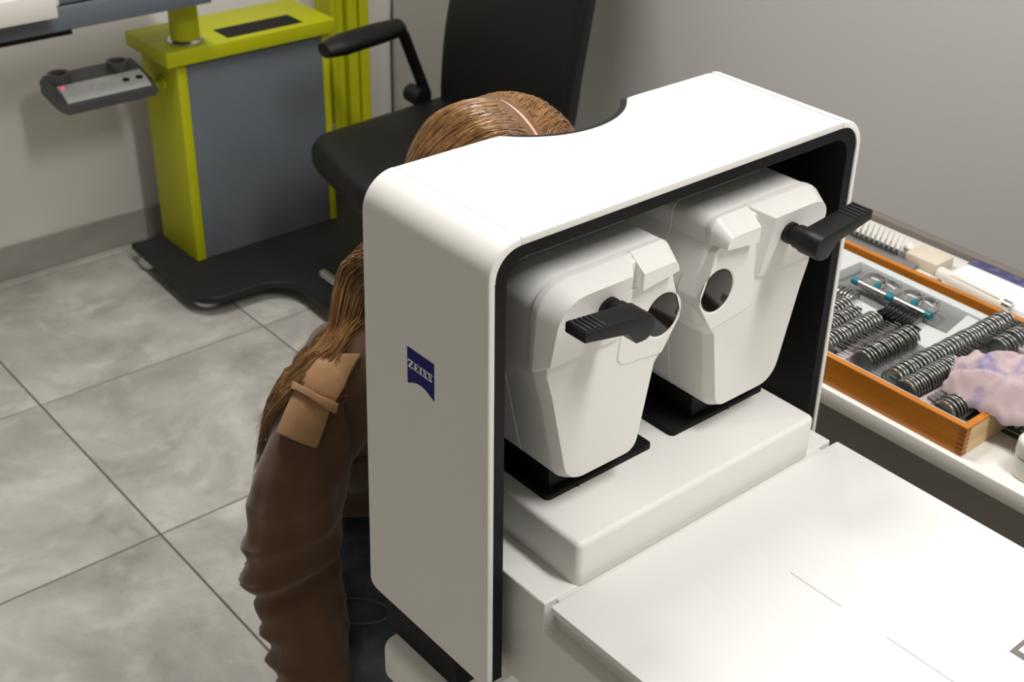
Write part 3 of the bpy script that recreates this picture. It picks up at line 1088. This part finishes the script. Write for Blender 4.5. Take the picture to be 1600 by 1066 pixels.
# pale lenses standing in a tray behind the case
tr = thing('lens_tray', 'shallow white tray behind the wooden case holding pale rings', 'tray', (1.76, 1.15, DZ))
boxo('base', (1.705, 1.02, DZ), (1.80, 1.34, DZ + .006), 'trough', tr, .001)
boxo('rim', (1.702, 1.015, DZ), (1.71, 1.34, DZ + .016), 'desk', tr, .001)
pa, pb = onz(1331, 352, DZ + .02), onz(1408, 385, DZ + .02)
for k in range(11):
    o = LW.copy()
    col.objects.link(o)
    o.location = pa.lerp(pb, k / 10) + Vector((0, 0, .003))
    o.rotation_euler = (0, .1, math.atan2((pb - pa).y, (pb - pa).x) + .45)
    tag(o, 'pale rimmed ring standing in the shallow tray behind the case', 'lens', 'pale rings in the shallow tray')
bpy.data.objects.remove(LW)
pa = onz(1423, 379, DZ + .02)
bm = bmesh.new()
lathe(bm, [(0, 0), (.010, 0), (.011, .006), (.006, .010), (0, .010)], (pa.x, pa.y, DZ + .006), 'z', 16)
tag(finish(bm, 'lens_holder', 'cream'), 'small pale round holder between the pale rings and the beige box', 'holder')
# beige box
q = onz(1452, 398, DZ + .02)
bm = bmesh.new()
box(bm, (-.025, -.031, 0), (.025, .031, .02), .002, 2)
o = tag(finish(bm, 'card_box', 'beige'), 'small beige box lying behind the wooden lens case', 'box')
o.location = (q.x + .002, q.y, DZ)
# torch (white tube) and paper pad
pa, pb = onz(1467, 425, DZ + .012), onz(1580, 481, DZ + .012)
t = thing('penlight', 'white tubular penlight lying along the back of the wooden case', 'penlight', tuple(pa.lerp(pb, .5) - Vector((0, 0, .011))))
tubeo('barrel', [pa, pa.lerp(pb, .02), pa.lerp(pb, .9)], [.009, .0105, .0095], 'cream', t, 16)
tubeo('tip', [pa.lerp(pb, .9), pb], [.0085, .0085], 'chrome', t, 16)
tubeo('clip', [pa.lerp(pb, .2) + Vector((-.006, 0, .009)), pa.lerp(pb, .85) + Vector((-.006, 0, .009))], .0016, 'cream', t, 8)
pad = thing('note_pad', 'white paper pad with a navy binding strip at the back of the desk', 'note pad', (1.80, .86, DZ))
q0, q1 = onz(1512, 413, DZ + .012), onz(1640, 470, DZ + .012)
boxo('paper_block', (1.765, q1.y, DZ + .0005), (1.842, q0.y, DZ + .012), 'paper', pad, .0008, 1)
boxo('binding', (1.838, q1.y - .002, DZ + .0005), (1.862, q0.y + .002, DZ + .0145), 'navy', pad, .0015, 1)

# green card with letters, on the desk by the case end
pg = onz(1590, 668, DZ + .001)
gx0, gy1 = onz(1563, 662, DZ).x, .655
card = thing('letter_card', 'dark green card with white letters by the end of the lens case', 'card', (1.50, .60, DZ))
g0 = onz(1560, 672, DZ + .001)
g1 = onz(1598, 691, DZ + .001)
bm = bmesh.new()
dd = (g1 - g0).normalized()
nn = Vector((-dd.y, dd.x, 0))
nn = nn if nn.x > 0 else -nn
pl = [g0, g0 + dd * .17, g0 + dd * .17 + nn * .09, g0 + nn * .09]
solid(bm, [Vector(p[:2]) for p in pl], DZ + .0003, DZ + .0016, XY)
finish(bm, 'sheet', 'green', card)
for i, chx in enumerate('ZN'):
    c = onz(1585 + i * 17, 665 + i * 9, DZ + .0016)
    bm = bmesh.new()
    e1 = -nn * .011
    e2 = dd * .013
    polys = rects('Z') if chx == 'Z' else [[(0, 0), (.22, 0), (.22, 1), (0, 1)], [(.78, 0), (1, 0), (1, 1), (.78, 1)], [(0, 1), (.24, 1), (1, 0), (.76, 0)]]
    for q in polys:
        solid(bm, [Vector(((x - .5), (y - .5))) for x, y in q], 0, .0005, lambda u, v, w: Vector(c) + e1 * u * -1 + e2 * v * -1 + Vector((0, 0, w)))
    finish(bm, 'letter', 'paper', card)
tubeo('printed_line', [g0 + dd * .004 + nn * .010 + Vector((0, 0, .0008)), g0 + dd * .15 + nn * .010 + Vector((0, 0, .0008))], .0006, 'paper', card, 6)

# grey-white device at the desk edge
gb = thing('desk_device', 'pale grey rounded plastic device beside the green card', 'device', (1.5, .5, DZ))
c = onz(1577, 747, DZ)
bm = bmesh.new()
poly = outline([(c.x + .004, c.y - .15, .02), (c.x + .125, c.y - .15, .02), (c.x + .125, c.y + .010, .02), (c.x + .004, c.y + .010, .02)], 6)
solid(bm, poly, DZ, DZ + .030, XY, .004, .002, 3)
finish(bm, 'lower_shell', 'cream', gb)
bm = bmesh.new()
solid(bm, inset(poly, -.001), DZ + .032, DZ + .058, XY, .002, .008, 4)
finish(bm, 'lid', 'cream', gb)
bm = bmesh.new()
solid(bm, inset(poly, .002), DZ + .029, DZ + .033, XY)
finish(bm, 'seam_band', 'ctrl', gb)

# crumpled cleaning cloth over the lenses
ca, cb_ = onz(1488, 566, DZ + .075), onz(1612, 596, DZ + .075)
bm = bmesh.new()
NU, NV = 46, 34
d = cb_ - ca
du = Vector((d.x, d.y, 0)).normalized()
dv = Vector((du.y, -du.x, 0))
if dv.x > 0:
    dv = -dv
top = []
for i in range(NU):
    for j in range(NV):
        u, v = i / (NU - 1), j / (NV - 1)
        wid = .050 + .034 * u
        edge = max(abs(2 * v - 1) ** 3, (1 - u) ** 6 if u < .5 else 0, (2 * u - 1) ** 8 if u > .5 else 0)
        jit = noise.noise((u * 4, v * 4, 3.1)) * .008
        p = ca + du * (u * .150 + jit) + dv * ((v - .5) * 2 * wid * (.72 + .28 * math.sin(min(u * 5, PI / 2))) + jit)
        hgt = DZ + .072 + .018 * (1 - edge) - .014 * edge + .008 * noise.noise((u * 3.0, v * 3.6, .5)) + .007 * noise.noise((u * 13, v * 10, 2.5)) + .020 * (.5 - abs(math.sin(7 * v + 2.2 * u + 1.5 * noise.noise((u * 3, v * 3, 9))))) * (.4 + .6 * u)
        top.append(bm.verts.new((p.x, p.y, hgt)))
for i in range(NU - 1):
    for j in range(NV - 1):
        bm.faces.new((top[i * NV + j], top[(i + 1) * NV + j], top[(i + 1) * NV + j + 1], top[i * NV + j + 1]))
ext = bmesh.ops.extrude_face_region(bm, geom=list(bm.faces))
for v in [g for g in ext['geom'] if isinstance(g, bmesh.types.BMVert)]:
    v.co.z -= .010
tag(finish(bm, 'cleaning_cloth', 'cloth', None, 80), 'crumpled pink and blue cleaning cloth lying across the trial lenses', 'cloth')

# ------------------------------------------------------------------ person
person = thing('person', 'seated person with long light brown hair in a brown jacket leaning into the device', 'person', (CX, 1.36, .40))
HC = Vector((CX, 1.035, 1.113))      # head centre
HRX, HRY, HRZ = .080, .098, .114


def ellipsoid(bm, c, r, seg=20, rot=None):
    res = bmesh.ops.create_uvsphere(bm, u_segments=seg, v_segments=seg // 2 + 4, radius=1.0)
    for v in res['verts']:
        p = Vector((v.co.x * r[0], v.co.y * r[1], v.co.z * r[2]))
        if rot:
            p.rotate(rot)
        v.co = p + Vector(c)


ARMR = [(.735, 1.135, .880, .055), (.690, 1.130, .856, .055), (.650, 1.125, .79, .056), (.629, 1.122, .715, .055), (.620, 1.115, .645, .056),
        (.611, 1.085, .585, .053), (.600, 1.05, .53, .050), (.592, 1.02, .49, .044), (.588, 1.0, .466, .037)]
ARM = {-1: ARMR, 1: [(2 * CX - a, b, c, r) for a, b, c, r in ARMR]}
TORSO = [(.47, 1.355, .150, .125), (.55, 1.335, .152, .125), (.65, 1.28, .160, .125), (.76, 1.222, .172, .122), (.84, 1.18, .180, .116), (.895, 1.15, .160, .098), (.93, 1.13, .11, .075), (.96, 1.115, .068, .062)]
LEG = {s: [(CX + s * .085, 1.36, .50, .088), (CX + s * .13, 1.20, .515, .083), (CX + s * .175, 1.03, .515, .074), (CX + s * .205, .90, .505, .062),
           (CX + s * .21, .865, .47, .058), (CX + s * .21, .885, .36, .054), (CX + s * .21, .93, .22, .046), (CX + s * .21, .95, .10, .040)] for s in (-1, 1)}


def torso_rings(grow=0.0, secs=TORSO):
    rings = []
    for z, y, a, b in spline(secs, 4):
        rings.append([Vector((CX + (a + grow) * math.cos(t), y + (b + grow) * math.sin(t), z)) for t in np.linspace(0, 2 * PI, 28, endpoint=False)])
    return rings


def limb(bm, nodes, grow=0.0, seg=14):
    sp = spline(nodes, 5)
    tube(bm, [p[:3] for p in sp], [p[3] + grow for p in sp], seg)
    ellipsoid(bm, sp[0][:3], [sp[0][3] + grow] * 3, 14)
    ellipsoid(bm, sp[-1][:3], [sp[-1][3] + grow] * 3, 14)


# body: one continuous surface
bm = bmesh.new()
loft(bm, torso_rings(-.022))
ellipsoid(bm, HC, (HRX, HRY, HRZ), 28)
ellipsoid(bm, HC + Vector((0, -.040, -.055)), (.056, .052, .062), 20)     # face / jaw
tube(bm, [(CX, 1.12, .93), (CX, 1.085, .99), (CX, 1.06, 1.04)], [.052, .050, .052], 16)
ellipsoid(bm, HC + Vector((0, -.098, -.012)), (.011, .014, .022), 12)     # nose
for s in (-1, 1):
    limb(bm, [(a, b, c, r - .022) for a, b, c, r in ARM[s]])
    limb(bm, [(a, b, c, r - .012) for a, b, c, r in LEG[s]])
    ellipsoid(bm, HC + Vector((s * .078, .012, -.012)), (.010, .018, .030), 12)
    ellipsoid(bm, (CX + s * .21, .915, .055), (.040, .10, .045), 16)
    # hand resting on the thigh
    wx, wy, wz = ARM[s][-1][:3]
    tube(bm, [(wx, wy, wz), (wx + .004 * -s, wy - .045, wz - .008), (wx + .004 * -s, wy - .085, wz - .014)], [.022, .030, .030], 12)
    for k, ln in enumerate((.060, .070, .066, .052)):
        ox = (k - 1.5) * .0165 * -s
        b0 = Vector((wx + ox, wy - .088, wz - .012))
        tube(bm, [b0, b0 + Vector((ox * .15, -ln * .5, -.008)), b0 + Vector((ox * .2, -ln * .85, -.026)), b0 + Vector((ox * .2, -ln, -.040))], [.0095, .009, .0085, .007], 8)
    b0 = Vector((wx - s * .022, wy - .035, wz - .006))
    tube(bm, [b0, b0 + Vector((-s * .024, -.026, -.008)), b0 + Vector((-s * .032, -.056, -.018))], [.012, .0105, .008], 8)
body_bm = remeshed(bm, .0065, 3)
finish(body_bm, 'body', 'skin', person, 80)
for s in (-1, 1):
    bm = bmesh.new()
    ellipsoid(bm, HC + Vector((s * .032, -.082, .004)), (.014, .011, .010), 14)
    finish(bm, 'eye', 'eye', person)
bm = bmesh.new()
ellipsoid(bm, HC + Vector((0, -.089, -.062)), (.022, .008, .008), 14)
finish(bm, 'mouth', 'lips', person)

# jeans
bm = bmesh.new()
loft(bm, torso_rings(.001, TORSO[:3]))
for s in (-1, 1):
    limb(bm, LEG[s], .002)
jb = remeshed(bm, .008, 5)
for v in jb.verts:
    n = v.normal
    v.co += n * (.004 * noise.noise(v.co * 22) + .003 * noise.noise((v.co.x * 60, v.co.y * 18, v.co.z * 30)))
bmesh.ops.recalc_face_normals(jb, faces=jb.faces)
jbvh = BVHTree.FromBMesh(jb)
jeans = finish(jb, 'jeans', 'jeans', person, 80)
seam = []
for px, py in [(515, 938), (540, 936), (565, 936), (590, 941), (604, 950), (606, 962), (596, 970), (575, 974), (550, 974), (520, 971)]:
    hit = jbvh.ray_cast(CAM, ray(px, py))
    if hit[0] is not None:
        seam.append(hit[0] - ray(px, py) * .001)
if len(seam) > 3:
    tubeo('pocket_seam', [Vector(q) for q in spline([tuple(q) for q in seam], 4)], .0013, 'slate', jeans, 6)
for s in (-1, 1):
    bm = bmesh.new()
    ellipsoid(bm, (CX + s * .21, .905, .048), (.050, .125, .048), 20)
    for v in bm.verts:
        v.co.z = max(v.co.z, .002)
    finish(bm, 'shoe', 'shoe', person, 60)

# jacket
bm = bmesh.new()
loft(bm, torso_rings(.010, [(.50, 1.35, .156, .130)] + TORSO[1:]))
for s in (-1, 1):
    limb(bm, ARM[s], .003)
    tube(bm, [(CX + s * .05, 1.10, .955), (CX + s * .13, 1.125, .905), (CX + s * .185, 1.13, .868)], [.045, .052, .054], 16)
jk = remeshed(bm, .006, 6)


def fold(p):
    h = 0.0
    sx = abs(p.x - CX)
    if sx > .19:                                   # sleeve
        w = min(1.0, (sx - .19) / .05)
        lo = min(1.0, max(0.0, (.82 - p.z) / .16))
        q = p.z + .45 * (p.y - 1.1) + .25 * (sx - .28)
        ph_ = q * 130 + 4.5 * noise.noise(p * 8)
        h += w * lo * .019 * (.55 - abs(math.sin(ph_ * .5))) * (.55 + .9 * noise.noise(p * 8 + Vector((4, 1, 2))))
        d_ = (q - .655) / .016
        h += w * lo * .016 * d_ * math.exp(-d_ * d_)
        h += w * .010 * noise.noise((p.x * 24, p.y * 24, p.z * 8))
    else:
        h += .010 * noise.noise((p.x * 20, p.y * 14, p.z * 8)) + .005 * math.sin(p.x * 60 + 5 * noise.noise(p * 5))
        if p.z < .75:
            h += .005 * math.sin(p.z * 70 + 4 * noise.noise(p * 6))
    return h


for v in jk.verts:
    v.co += v.normal * fold(v.co)
bmesh.ops.recalc_face_normals(jk, faces=jk.faces)
bvh = BVHTree.FromBMesh(jk)
jacket = finish(jk, 'jacket', 'jacket', person, 80)


def on_jacket(px, py, off=.004):
    hit = bvh.ray_cast(CAM, ray(px, py))
    if hit[0] is None:
        return None
    n = hit[1]
    if n.dot(ray(px, py)) > 0:
        n = -n
    return hit[0] + n * off, n


def strap(name, quad, nu, nv, off, thick, material, parent):
    """sheet laid on the jacket: quad = 4 pixel corners"""
    bm = bmesh.new()
    a, b, c, d = [np.array(q, float) for q in quad]
    grid, nor = [], []
    for i in range(nu + 1):
        for j in range(nv + 1):
            u, v = i / nu, j / nv
            q = (a * (1 - v) + b * v) * (1 - u) + (d * (1 - v) + c * v) * u
            r = on_jacket(q[0], q[1], off)
            grid.append(r[0] if r else None)
            nor.append(r[1] if r else None)
    good = [g for g in grid if g is not None]
    if len(good) < 4:
        bm.free()
        return None
    for k in range(len(grid)):
        if grid[k] is None:
            grid[k] = min(good, key=lambda g: abs(good.index(g) - k)).copy()
            nor[k] = Vector((0, 0, 1))
    up_ = [bm.verts.new(g + n_ * thick) for g, n_ in zip(grid, nor)]
    lo_ = [bm.verts.new(g - n_ * .003) for g, n_ in zip(grid, nor)]
    W_ = nv + 1
    for i in range(nu):
        for j in range(nv):
            q = (i * W_ + j, (i + 1) * W_ + j, (i + 1) * W_ + j + 1, i * W_ + j + 1)
            bm.faces.new([up_[k] for k in q])
            bm.faces.new([lo_[k] for k in q][::-1])
    rim = [i * W_ for i in range(nu + 1)] + [nu * W_ + j for j in range(1, nv + 1)] + [i * W_ + nv for i in range(nu - 1, -1, -1)] + [j for j in range(nv - 1, 0, -1)]
    for k in range(len(rim)):
        p, q = rim[k], rim[(k + 1) % len(rim)]
        try:
            bm.faces.new((up_[p], up_[q], lo_[q], lo_[p]))
        except ValueError:
            pass
    bmesh.ops.smooth_vert(bm, verts=bm.verts, factor=.4, use_axis_x=True, use_axis_y=True, use_axis_z=True)
    return finish(bm, name, material, parent, 45)


strap('epaulette', [(507, 556), (568, 553), (523, 628), (469, 604)], 14, 10, .004, .003, 'strap', jacket)
strap('epaulette', [(466, 612), (516, 640), (494, 699), (438, 677)], 12, 10, .005, .003, 'strap', jacket)
strap('strap_loop', [(469, 600), (527, 629), (522, 644), (465, 612)], 5, 12, .010, .004, 'strap', jacket)

# hair: base volume plus strands
hair_bm = bmesh.new()
res = bmesh.ops.create_uvsphere(hair_bm, u_segments=40, v_segments=28, radius=1.0)
kill = []
for v in res['verts']:
    p = v.co
    if p.y < -.55 and p.z < .62:
        kill.append(v)
    v.co = HC + Vector((p.x * (HRX + .012), p.y * (HRY + .010) + .003, p.z * (HRZ + .007)))
bmesh.ops.delete(hair_bm, geom=kill, context='VERTS')
hair = finish(hair_bm, 'hair', 'hairbase', person, 80)


bm = bmesh.new()
rings = []
for k in range(15):
    ph = -.95 + .95 * k / 14
    w = .0015 * math.sin(PI * (k + 1.2) / 16.2) + .0003
    c = HC + Vector((0, (HRY + .0102) * math.sin(ph) + .003, (HRZ + .0072) * math.cos(ph)))
    n = Vector((0, math.sin(ph), math.cos(ph)))
    rings.append([c + Vector((-w, 0, 0)), c + n * .0006, c + Vector((w, 0, 0)), c - n * .003])
loft(bm, rings)
finish(bm, 'parting', 'skin', hair)


def strand_paths(n):
    paths = []
    for k in range(n):
        s = -1 if k % 2 == 0 else 1
        layer = random.random()
        phi = random.uniform(-1.05, 1.35)           # front .. back along the parting
        phi = phi if random.random() < .85 else random.uniform(-.6, .4)
        t0 = random.random() ** 1.8 * 1.2 + .03
        g = .010 + .011 * layer
        pts = []
        wob = random.uniform(0, 6.28)
        end = random.uniform(1.45, 1.75)
        sweep = random.uniform(.25, .75)
        for q in range(12):
            th = t0 + (end - t0) * q / 11
            ph = phi + (th - t0) * sweep * (.6 if phi > .4 else 1.0)
            ph = min(ph, 1.45)
            lift = g * min(1.0, .35 + th * 1.2)
            rx, ry, rz = HRX + lift + .004, HRY + lift, HRZ + lift * .75
            p = HC + Vector((s * rx * math.cos(ph) * math.sin(th) + s * .0015, ry * math.sin(ph) + .003, rz * math.cos(ph) * math.cos(th)))
            pts.append(p)
        # fall down the back and over the shoulder blades
        last = pts[-1]
        f = random.random()
        spread = random.random() ** .8
        tx_ = CX + s * (.05 + .215 * spread)
        ty_ = 1.225 + .03 * f - .075 * spread
        tz_ = random.uniform(.72, .82) + .03 * spread
        ctrl = [last, last + Vector((s * .012, .03, -.05)),
                Vector((last.x * .86 + tx_ * .14 + s * .006, 1.125 + .045 * f, 1.0 + .02 * f)),
                Vector((tx_ * .52 + last.x * .48, ty_ - .035, .905)), Vector((tx_, ty_, tz_))]
        sp = spline(ctrl, 5)
        for i_, p in enumerate(sp[1:]):
            w = .003 * math.sin(wob + i_ * .5)
            p = Vector(p) + Vector((w, w * .6, 0))
            if p.z < 1.0:
                co, no, ix, ds = bvh.find_nearest(p)
                if (p - co).dot(no) < .004 and ds < .08:
                    p = co + no * (.004 + .008 * layer)
            pts.append(p)
        paths.append(pts)
    return paths


sb = bmesh.new()
verts, faces = [], []
for pts in strand_paths(6500):
    n = len(pts)
    r0 = random.uniform(.00035, .0008)
    base = len(verts)
    u = Vector((random.uniform(-1, 1), random.uniform(-1, 1), random.uniform(-1, 1))).normalized()
    for i in range(n):
        t = (pts[min(i + 1, n - 1)] - pts[max(i - 1, 0)]).normalized()
        u = (u - t * u.dot(t)).normalized()
        v = t.cross(u)
        r = r0 * (1.0 if i < n - 6 else max(.15, (n - i) / 7))
        for k in range(3):
            a = 2 * PI * k / 3
            verts.append(tuple(pts[i] + (u * math.cos(a) + v * math.sin(a)) * r))
    for i in range(n - 1):
        for k in range(3):
            a, b = base + i * 3 + k, base + i * 3 + (k + 1) % 3
            faces.append((a, b, b + 3, a + 3))
sb.free()
me = bpy.data.meshes.new('hair_strands')
me.from_pydata(verts, [], faces)
me.materials.append(M['hair'])
for p in me.polygons:
    p.use_smooth = True
so_ = bpy.data.objects.new('hair_strands', me)
col.objects.link(so_)
so_.parent = hair
so_['kind'] = 'stuff'
so_.matrix_parent_inverse = (person.matrix_basis @ Matrix()).inverted() if False else Matrix()

# stool under the person
st = thing('stool', 'round black swivel stool under the seated person', 'stool', (CX, 1.38, 0))
latheo('seat', [(0, 0), (.12, 0), (.135, .015), (.135, .045), (.11, .062), (0, .066)], (CX, 1.39, .325), 'chair', st)
latheo('post', [(0, 0), (.025, 0), (.025, .28), (0, .28)], (CX, 1.39, .05), 'chrome', st)
latheo('base', [(0, 0), (.16, 0), (.16, .012), (.05, .05), (0, .055)], (CX, 1.39, 0), 'charcoal', st)
